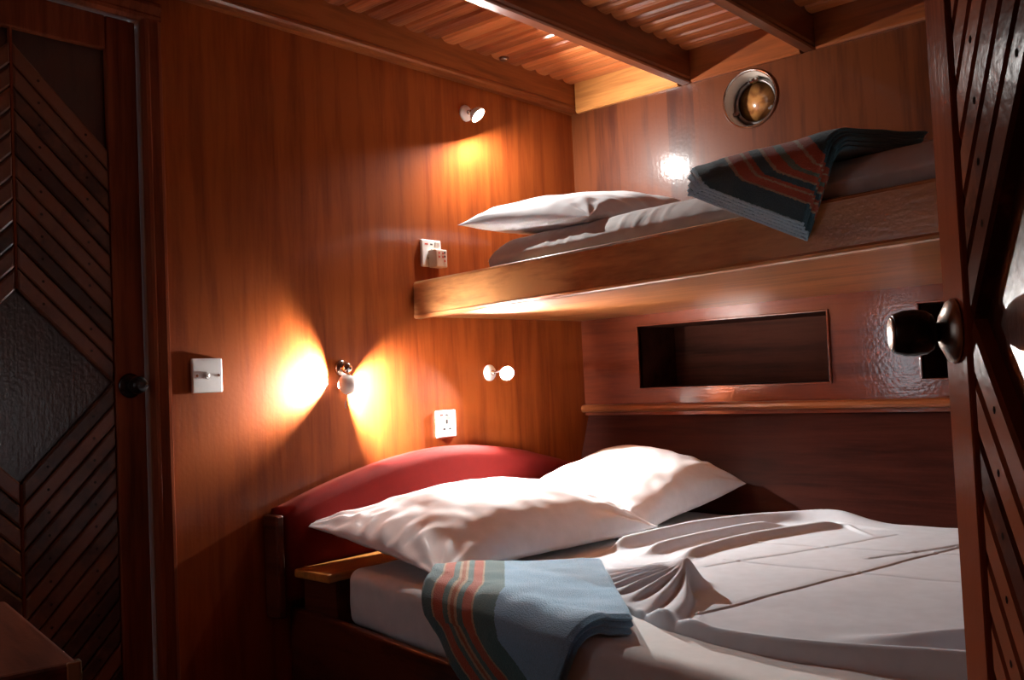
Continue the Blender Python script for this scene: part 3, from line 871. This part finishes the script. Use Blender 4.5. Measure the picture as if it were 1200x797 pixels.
# far roll: a long soft roll with a second narrower fold beside it
d, t, s = seg_dist(far)
rollh = 0.034 * (0.55 + 0.45 * np.exp(-((t - 0.18) / 0.2) ** 2) + 0.35 * np.exp(-((t - 0.42) / 0.06) ** 2)) * sstep(0.0, 0.04, t) * (1 - 0.9 * sstep(0.42, 0.52, t))
H += rollh * np.exp(-(d / 0.026) ** 2)
far2 = smooth_path([(0.93, -0.95), (0.93, -0.72), (0.98, -0.50), (1.05, -0.34), (1.10, -0.26)])
d, t, s = seg_dist(far2)
H += 0.020 * np.exp(-(d / 0.022) ** 2) * sstep(0.0, 0.15, t) * (1 - sstep(0.85, 1.0, t))
far3 = smooth_path([(0.82, -0.93), (0.83, -0.70), (0.88, -0.48), (0.95, -0.32)])
d, t, s = seg_dist(far3)
H += 0.022 * np.exp(-(d / 0.02) ** 2) * sstep(0.0, 0.15, t) * (1 - sstep(0.8, 1.0, t))
# tapering tuck by the second gather
for (pa, pb, hgt, wd) in (((1.06, -0.27), (1.30, -0.32), 0.010, 0.010), ((1.10, -0.30), (1.24, -0.45), 0.007, 0.008)):
    d, t, s = seg_dist([pa, pb]); H += hgt * np.exp(-(d / wd) ** 2) * (1 - t)
# near roll
d, t, s = seg_dist(near)
nh = (0.016 + 0.026 * sstep(0.15, 0.75, t)) * sstep(0.0, 0.14, t)
H += nh * np.exp(-(d / (0.020 + 0.022 * t)) ** 2)
near2 = smooth_path([(1.45, -1.40), (1.62, -1.33), (1.80, -1.24), (2.10, -1.12)])
d, t, s = seg_dist(near2)
H += 0.028 * np.exp(-(d / 0.03) ** 2) * sstep(0, 0.4, t)
# fan of pleats round the knot
rx, ry = XX - K[0], YY - K[1]
r = np.hypot(rx, ry); th = np.degrees(np.arctan2(ry, rx)) % 360
dL, _, _ = seg_dist(left + [(1.10, -1.375)])
Rf = np.maximum(r + dL, 0.12)
fan = sstep(146, 158, th) * (1 - sstep(300, 308, th))
ph = (th + 55 * r) / 17.5
fr = ph - np.floor(ph)
ridge = np.where(fr < 0.68, np.sin(fr / 0.68 * PI / 2), np.cos((fr - 0.68) / 0.32 * PI / 2))
env = sstep(0.02, 0.10, r) * sstep(0.0, 0.085, dL)
Hfan = KH * np.exp(-(r / 0.115) ** 1.25) + (ridge - 0.5) * 0.018 * env
H += fan * np.where(inside, Hfan, Hfan * np.exp(-(dB / 0.012) ** 2))
H += (1 - fan) * KH * np.exp(-(r / 0.030) ** 2)
# pressed-in folds of the laundered sheet
def crease(pa, pb, h, w):
    global H
    d, t, s = seg_dist([pa, pb])
    H += h * np.exp(-(d / w) ** 2) - 0.5 * h * np.exp(-((d - 1.6 * w) / w) ** 2)
msk = inside & (fan < 0.5)
H0 = H.copy()
crease((1.22, -1.34), (1.43, -0.47), 0.0026, 0.0045)
crease((1.43, -0.47), (1.50, -0.20), 0.0026, 0.0045)
crease((1.02, -0.95), (1.25, -0.36), 0.0018, 0.0045)
crease((0.96, -0.62), (1.75, -0.52), 0.0022, 0.005)
crease((1.02, -0.86), (2.0, -0.84), 0.0022, 0.005)
crease((1.30, -0.70), (1.46, -0.36), 0.0024, 0.007)
crease((1.75, -1.30), (1.85, -0.30), 0.0030, 0.006)
H = np.where(msk, H, H0)
V = []; F = []
for i in range(NX):
    for j in range(NYY):
        x, y = XX[i, j], YY[i, j]
        V.append((x, y, ZM + 0.003 + H[i, j] + 0.0022 * mnoise.noise(Vector((x * 8, y * 8, 1.7)))))
keep = (H > -0.022)
for i in range(NX - 1):
    for j in range(NYY - 1):
        if keep[i, j] or keep[i + 1, j] or keep[i, j + 1] or keep[i + 1, j + 1]:
            F.append((i * NYY + j, (i + 1) * NYY + j, (i + 1) * NYY + j + 1, i * NYY + j + 1))
used = sorted({q for f in F for q in f}); remap = {q: i for i, q in enumerate(used)}
V = [V[q] for q in used]; F = [tuple(remap[q] for q in f) for f in F]
ts = mk('top_sheet', V, F, M['sheet'], None, True, (1.3, -0.8, ZM))
tag(ts, 'white top sheet gathered into a pleated fan on the lower bed', 'sheet')

# ---------------------------------------------------------------- folded striped cloths hanging over an edge
def draped(name, mat, o2, au, av, lu, lv, layers, th, edge_fn, edge_dir, zt, rad, label, cat, nu=60, nv=80, back=0.0, wob=0.004, seed=0.0, step=0.0):
    """o2: start corner (x,y) of the flat rectangle; au, av: unit 2-D axes; sheet bends down beyond the edge line.
       edge_fn(x)->y of the edge, edge_dir: unit 2-D outward normal"""
    V = []; F = []; UV = []
    nx_, ny_ = edge_dir
    for l in range(layers):
        zl0 = l * th
        ex = (rnd.uniform(-0.006, 0.006) if l < layers - 1 else 0.0) if not step else -(layers - 1 - l) * step
        ey = rnd.uniform(-0.007, 0.007) if l < layers - 1 else 0.0
        ring = []
        def place(s, q, hgt):
            # soft corners of the folded stack
            x = o2[0] + au[0] * s + av[0] * q; y = o2[1] + au[1] * s + av[1] * q
            e = (y - edge_fn(x)) * ny_
            R = rad + hgt
            wv = wob * fbm((s * 1.0 + seed, q * 1.0, 0.3), 7.0, 3)
            if e <= 0:
                return (x, y, zt + hgt + wv + 0.006 * math.sin(7 * s + 4 * q + seed) * 0.5)
            arc = rad * PI / 2
            fx, fy_ = x - nx_ * e, y - ny_ * e
            if e < arc:
                a = e / rad
                return (fx + nx_ * R * math.sin(a), fy_ + ny_ * R * math.sin(a), zt - rad + R * math.cos(a) + wv)
            dn = e - arc
            out = 0.010 * math.sin(dn * 16 + s * 14 + seed) * min(1, dn / 0.1) + wv
            return (fx + nx_ * (R + out), fy_ + ny_ * (R + out), zt - rad - dn)
        n0 = len(V)
        top = {}; bot = {}
        for i in range(nu + 1):
            for j in range(nv + 1):
                s = lu * i / nu; q = lv * j / nv
                edge = min(s, lu - s, q, lv - q)
                # rounding of the layer rim
                rr = th * 0.5
                k = 1.0 if edge >= rr else math.sqrt(max(0.0, 1 - (1 - edge / rr) ** 2))
                s_ = s + ex; q_ = q + ey
                mid = zl0 + th * 0.5
                puff = 1.0
                for sd, dct in ((1, top), (-1, bot)):
                    hgt = mid + sd * th * 0.47 * k * puff
                    dct[(i, j)] = len(V); V.append(place(s_, q_, hgt)); UV.append((s, q))
        for i in range(nu):
            for j in range(nv):
                F.append((top[(i, j)], top[(i + 1, j)], top[(i + 1, j + 1)], top[(i, j + 1)]))
                F.append((bot[(i, j)], bot[(i, j + 1)], bot[(i + 1, j + 1)], bot[(i + 1, j)]))
        for i in range(nu):
            F.append((top[(i, 0)], bot[(i, 0)], bot[(i + 1, 0)], top[(i + 1, 0)])); F.append((top[(i, nv)], top[(i + 1, nv)], bot[(i + 1, nv)], bot[(i, nv)]))
        for j in range(nv):
            F.append((top[(0, j)], top[(0, j + 1)], bot[(0, j + 1)], bot[(0, j)])); F.append((top[(nu, j)], bot[(nu, j)], bot[(nu, j + 1)], top[(nu, j + 1)]))
    base = (o2[0], o2[1], zt)
    o = mk(name, V, F, mat, None, True, base, UV)
    tag(o, label, cat)
    return o

# lower towel
ln = math.hypot(1, 0.225); nrm = (-0.225 / ln, -1 / ln)
draped('towel', M['towel'], (0.560, -1.375), (0.75, 0.66), (0.66, -0.75), 0.385, 0.53, 3, 0.013,
       lambda x: my(x) - 0.002 + 0.028, nrm, ZM + 0.006, 0.034,
       'folded teal towel with rust stripes hanging over the lower bed edge', 'towel', nu=70, nv=90, seed=0.7, wob=0.007)
# upper blanket
ln = math.hypot(1, 0.1435); nrm2 = (-0.1435 / ln, -1 / ln)
def flat_xy(x, e):
    """point given along the bunk edge (x) and outward distance (e)"""
    y = fy(x) + 0.026
    return (x + nrm2[0] * e, y + nrm2[1] * e)
Tp = flat_xy(1.375, 0.163)
adir = Vector((-0.82, 0.57)); bdir = Vector((0.57, 0.82))
draped('folded_blanket', M['blanket'], Tp, (bdir.x, bdir.y), (adir.x, adir.y), 0.36, 0.325, 5, 0.0085,
       lambda x: fy(x) + 0.026, nrm2, 1.372, 0.030,
       'folded teal blanket with rust stripes hanging off the upper bunk', 'blanket', nu=90, nv=60, seed=2.2, wob=0.005, step=0.0075)

# ---------------------------------------------------------------- reading lamps
def basis(d):
    return Vector(d).normalized()
def reading_lamp(base_pt, bulb_pt, axis, rim, dep, bulb_mat, label, kind='dome', rb=0.0062):
    root = empty('reading_lamp', base_pt); tag(root, label, 'lamp', 'small swivel reading lamps on the bulkhead')
    bp_ = Vector(bulb_pt) - Vector(base_pt)
    a = basis(axis)
    MB().lathe([(0.027, 0.0), (0.027, 0.006), (0.023, 0.011), (0.010, 0.015), (0.006, 0.015)], (0, 0, 0), (1, 0, 0), 28).build('wall_plate', M['hood'], root, smooth=True)
    if kind == 'dome':
        back = bp_ - a * 0.026
        MB().tube([(0.013, 0, 0), tuple(Vector((0.013, 0, 0)).lerp(back, 0.5)), tuple(back)], 0.005, 10).build('arm', M['chrome'], root, smooth=True)
        mm = MB(); mm.sphere(tuple(Vector((0.016, 0, 0))), 0.009); mm.build('swivel', M['chrome'], root, smooth=True)
        # bowl-shaped hood, open towards the axis
        prof = []
        n = 10
        for i in range(n + 1):
            t = i / n
            an = t * PI / 2
            prof.append((max(0.0001, rim * math.sin(an)), dep - (rim * 0.95) * math.cos(an)))
        inner = [(max(0.0001, (r_ - 0.0018)), h_ + 0.0015) for r_, h_ in prof[::-1]]
        hd = MB().lathe(prof + inner, tuple(bp_), tuple(a), 32, caps=False).build('hood', M['hood'], root, smooth=True)
    bm_ = MB(); bm_.sphere((0, 0, 0), rb, 12)
    bo = bm_.build('bulb', bulb_mat, root, smooth=True); bo.location = bp_
    return root

reading_lamp((0, -0.601, 1.841), (0.078, -0.624, 1.815), (0.64, 0.25, -0.72), 0.027, 0.002, M['b1'], 'lit reading lamp high on the bulkhead above the upper bunk')
reading_lamp((0, -0.539, 0.974), (0.060, -0.520, 0.973), (0.77, -0.56, -0.31), 0.024, 0.0120, M['b3'], 'lit reading lamp under the bunk near the corner')

# hood faces the wall; open tube added inside to split its light in two
lamp2 = empty('reading_lamp', (0, -1.165, 1.002)); tag(lamp2, 'reading lamp casting two bright lobes on the bulkhead above the headboard', 'lamp', 'small swivel reading lamps on the bulkhead')
MB().lathe([(0.024, 0.0), (0.024, 0.005), (0.020, 0.010), (0.008, 0.013)], (0, 0, 0), (1, 0, 0), 28).build('wall_plate', M['chrome'], lamp2, smooth=True)
mm = MB(); mm.sphere((0.024, 0, 0.0), 0.016, 20); mm.build('swivel', M['chrome'], lamp2, smooth=True)
bpt = Vector((0.044, -0.016, -0.046))
MB().tube([(0.026, -0.002, -0.008), tuple(bpt + Vector((0.006, 0, 0.024)))], 0.005, 10).build('arm', M['chrome'], lamp2, smooth=True)
tilt = math.radians(-15)
axis2 = Vector((0.0, math.cos(tilt), math.sin(tilt))).normalized()
R2, L2 = 0.0190, 0.0180
def slotted(mb, slits):
    keep = [i for i, q in enumerate(mb.f) if not in_slot(sum((Vector(mb.v[k]) for k in q), Vector()) / len(q) - bpt, slits)]
    mb.f = [mb.f[i] for i in keep]; mb.m = [mb.m[i] for i in keep]
    return mb
def in_slot(d, slits):                                # openings added in the lamp head to throw light on the bunk board
    az = math.degrees(math.atan2(d.x, d.y)); el = math.degrees(math.atan2(d.z, math.hypot(d.x, d.y)))
    return 14 < az < 64 and 8 < el < 44 and (not slits or (az % 9.0) < 1.9)
sh = slotted(MB().lathe([(R2, -L2 + 2 * L2 * i / 40) for i in range(41)] + [(R2 - 0.0015, L2 - 2 * L2 * i / 40) for i in range(41)], tuple(bpt), tuple(axis2), 160, caps=False), True).build('shade', M['hood'], lamp2, smooth=True)
prof = []
for i in range(21):
    an = i / 20 * PI / 2
    prof.append((max(0.0001, 0.0285 * math.sin(an)), 0.0030 - 0.0275 * math.cos(an)))
inner = [(max(0.0001, r_ - 0.0018), h_ + 0.0015) for r_, h_ in prof[::-1]]
slotted(MB().lathe(prof + inner, tuple(bpt), (-0.99, 0.03, -0.10), 64, caps=False), False).build('hood', M['hood'], lamp2, smooth=True)
mm = MB(); mm.sphere((0, 0, 0), 0.0058, 12); bo = mm.build('bulb', M['b2'], lamp2, smooth=True); bo.location = bpt
cp = [tuple(bpt + Vector((-0.008, 0.0 + 0.004 * math.sin(i * 0.7), -0.019 - i * 0.006))) for i in range(9)]
MB().tube(cp, 0.0014, 6).build('cord', M['grey'], lamp2, smooth=True)

# ---------------------------------------------------------------- switch, sockets, adapter, button
sw = empty('light_switch', (0, -1.597, 0.993)); tag(sw, 'square white light switch beside the door casing', 'switch')
bevel(MB().box(0.0, 0.009, -0.043, 0.043, -0.043, 0.043).build('plate', M['white'], sw), 0.004, 3)
mm = MB(); mm.tube([(0.009, 0.0, 0.0), (0.013, 0.0, 0.0)], 0.009, 16); mm.build('collar', M['white'], sw, smooth=False)
bevel(MB().hexa([(0.010, -0.005, -0.005), (0.010, 0.006, -0.005), (0.010, 0.006, 0.005), (0.010, -0.005, 0.005), (0.026, -0.014, -0.003), (0.026, -0.008, -0.003), (0.026, -0.008, 0.003), (0.026, -0.014, 0.003)]).build('toggle', M['white'], sw), 0.001)
for s_ in (-1, 1):
    mm = MB(); mm.tube([(0.0085, s_ * 0.030, 0), (0.0105, s_ * 0.030, 0)], 0.0035, 12); mm.build('screw', M['chrome'], sw)

def socket(loc, label, rot=0.0):
    so = empty('wall_socket', loc); tag(so, label, 'socket')
    bevel(MB().box(0.0, 0.010, -0.043, 0.043, -0.043, 0.043).build('plate', M['white'], so), 0.004, 3)
    mm = MB(); mm.box(0.0100, 0.0106, -0.004, 0.004, 0.000, 0.013); mm.box(0.0100, 0.0106, -0.018, -0.008, -0.019, -0.013); mm.box(0.0100, 0.0106, 0.008, 0.018, -0.019, -0.013)
    mm.build('pin_slots', M['black'], so)
    mm = MB().hexa([(0.010, 0.013, 0.020), (0.010, 0.030, 0.020), (0.010, 0.030, 0.036), (0.010, 0.013, 0.036), (0.013, 0.013, 0.020), (0.013, 0.030, 0.020), (0.016, 0.030, 0.036), (0.016, 0.013, 0.036)])
    bevel(mm.build('rocker', M['white'], so), 0.001)
    MB().box(0.0100, 0.0105, -0.030, -0.016, 0.026, 0.031).build('red_mark', M['redmark'], so)
    MB().box(0.0100, 0.0105, -0.006, 0.004, 0.026, 0.031).build('dark_mark', M['grey'], so)
    return so
socket((0, -0.758, 0.818), 'white wall socket beside the corner lamp above the red headboard')
socket((0, -0.793, 1.357), 'white wall socket with an adapter plugged in above the bunk board')
ad = empty('travel_adapter', (0.0105, -0.787, 1.340)); tag(ad, 'cream multi-pin travel adapter plugged into the upper socket', 'adapter')
bevel(MB().box(0.0, 0.036, -0.024, 0.026, -0.030, 0.026).build('adapter_body', M['cream'], ad), 0.004, 3)
mm = MB()
for (yy, zz) in ((-0.010, 0.014), (-0.010, 0.002), (0.006, 0.014), (0.006, 0.002), (0.014, -0.010)):
    mm.box(0.0360, 0.0366, yy - 0.003, yy + 0.003, zz - 0.003, zz + 0.003)
mm.build('pin_holes', M['redmark'], ad)
mm = MB()
for (yy, zz) in ((0.014, 0.016), (0.014, 0.004)):
    mm.box(0.0362, 0.0368, yy - 0.003, yy + 0.003, zz - 0.003, zz + 0.003)
mm.build('pin_holes', M['black'], ad)
bt = MB().lathe([(0.017, 0.0), (0.017, 0.006), (0.013, 0.011), (0.004, 0.013)], (0, 0, 0), (0, 0, -1), 24).build('ceiling_button', M['button'], None, smooth=True)
bt.location = (0.062, -0.46, 2.048)
tag(bt, 'small round brown button on the ceiling planks above the upper lamp', 'button')

# ---------------------------------------------------------------- dark cabinet corner in the lower left
an = math.radians(-11.8)
cab = empty('cabinet', (0.674, -2.238, 0.0), an); tag(cab, 'dark wooden cabinet top with metal corner before the slatted door', 'cabinet')
prof = [(0.0, 0.510), (-0.006, 0.512), (-0.010, 0.518), (-0.010, 0.534), (-0.006, 0.546), (0.0, 0.551), (0.012, 0.553)]
bevel(MB().box(-0.60, 0.0, -0.42, 0.0, 0.512, 0.550).build('cabinet_top', M['bedwood'], cab), 0.010, 3)
MB().box(-0.58, -0.02, -0.40, -0.02, 0.0, 0.512).build('cabinet_body', M['bedwood'], cab)
mm = MB(); mm.box(-0.016, 0.002, -0.006, 0.0015, 0.508, 0.5515); mm.box(-0.004, 0.002, -0.020, 0.0015, 0.508, 0.5515)
bevel(mm.build('corner_fitting', M['brass'], cab), 0.002)
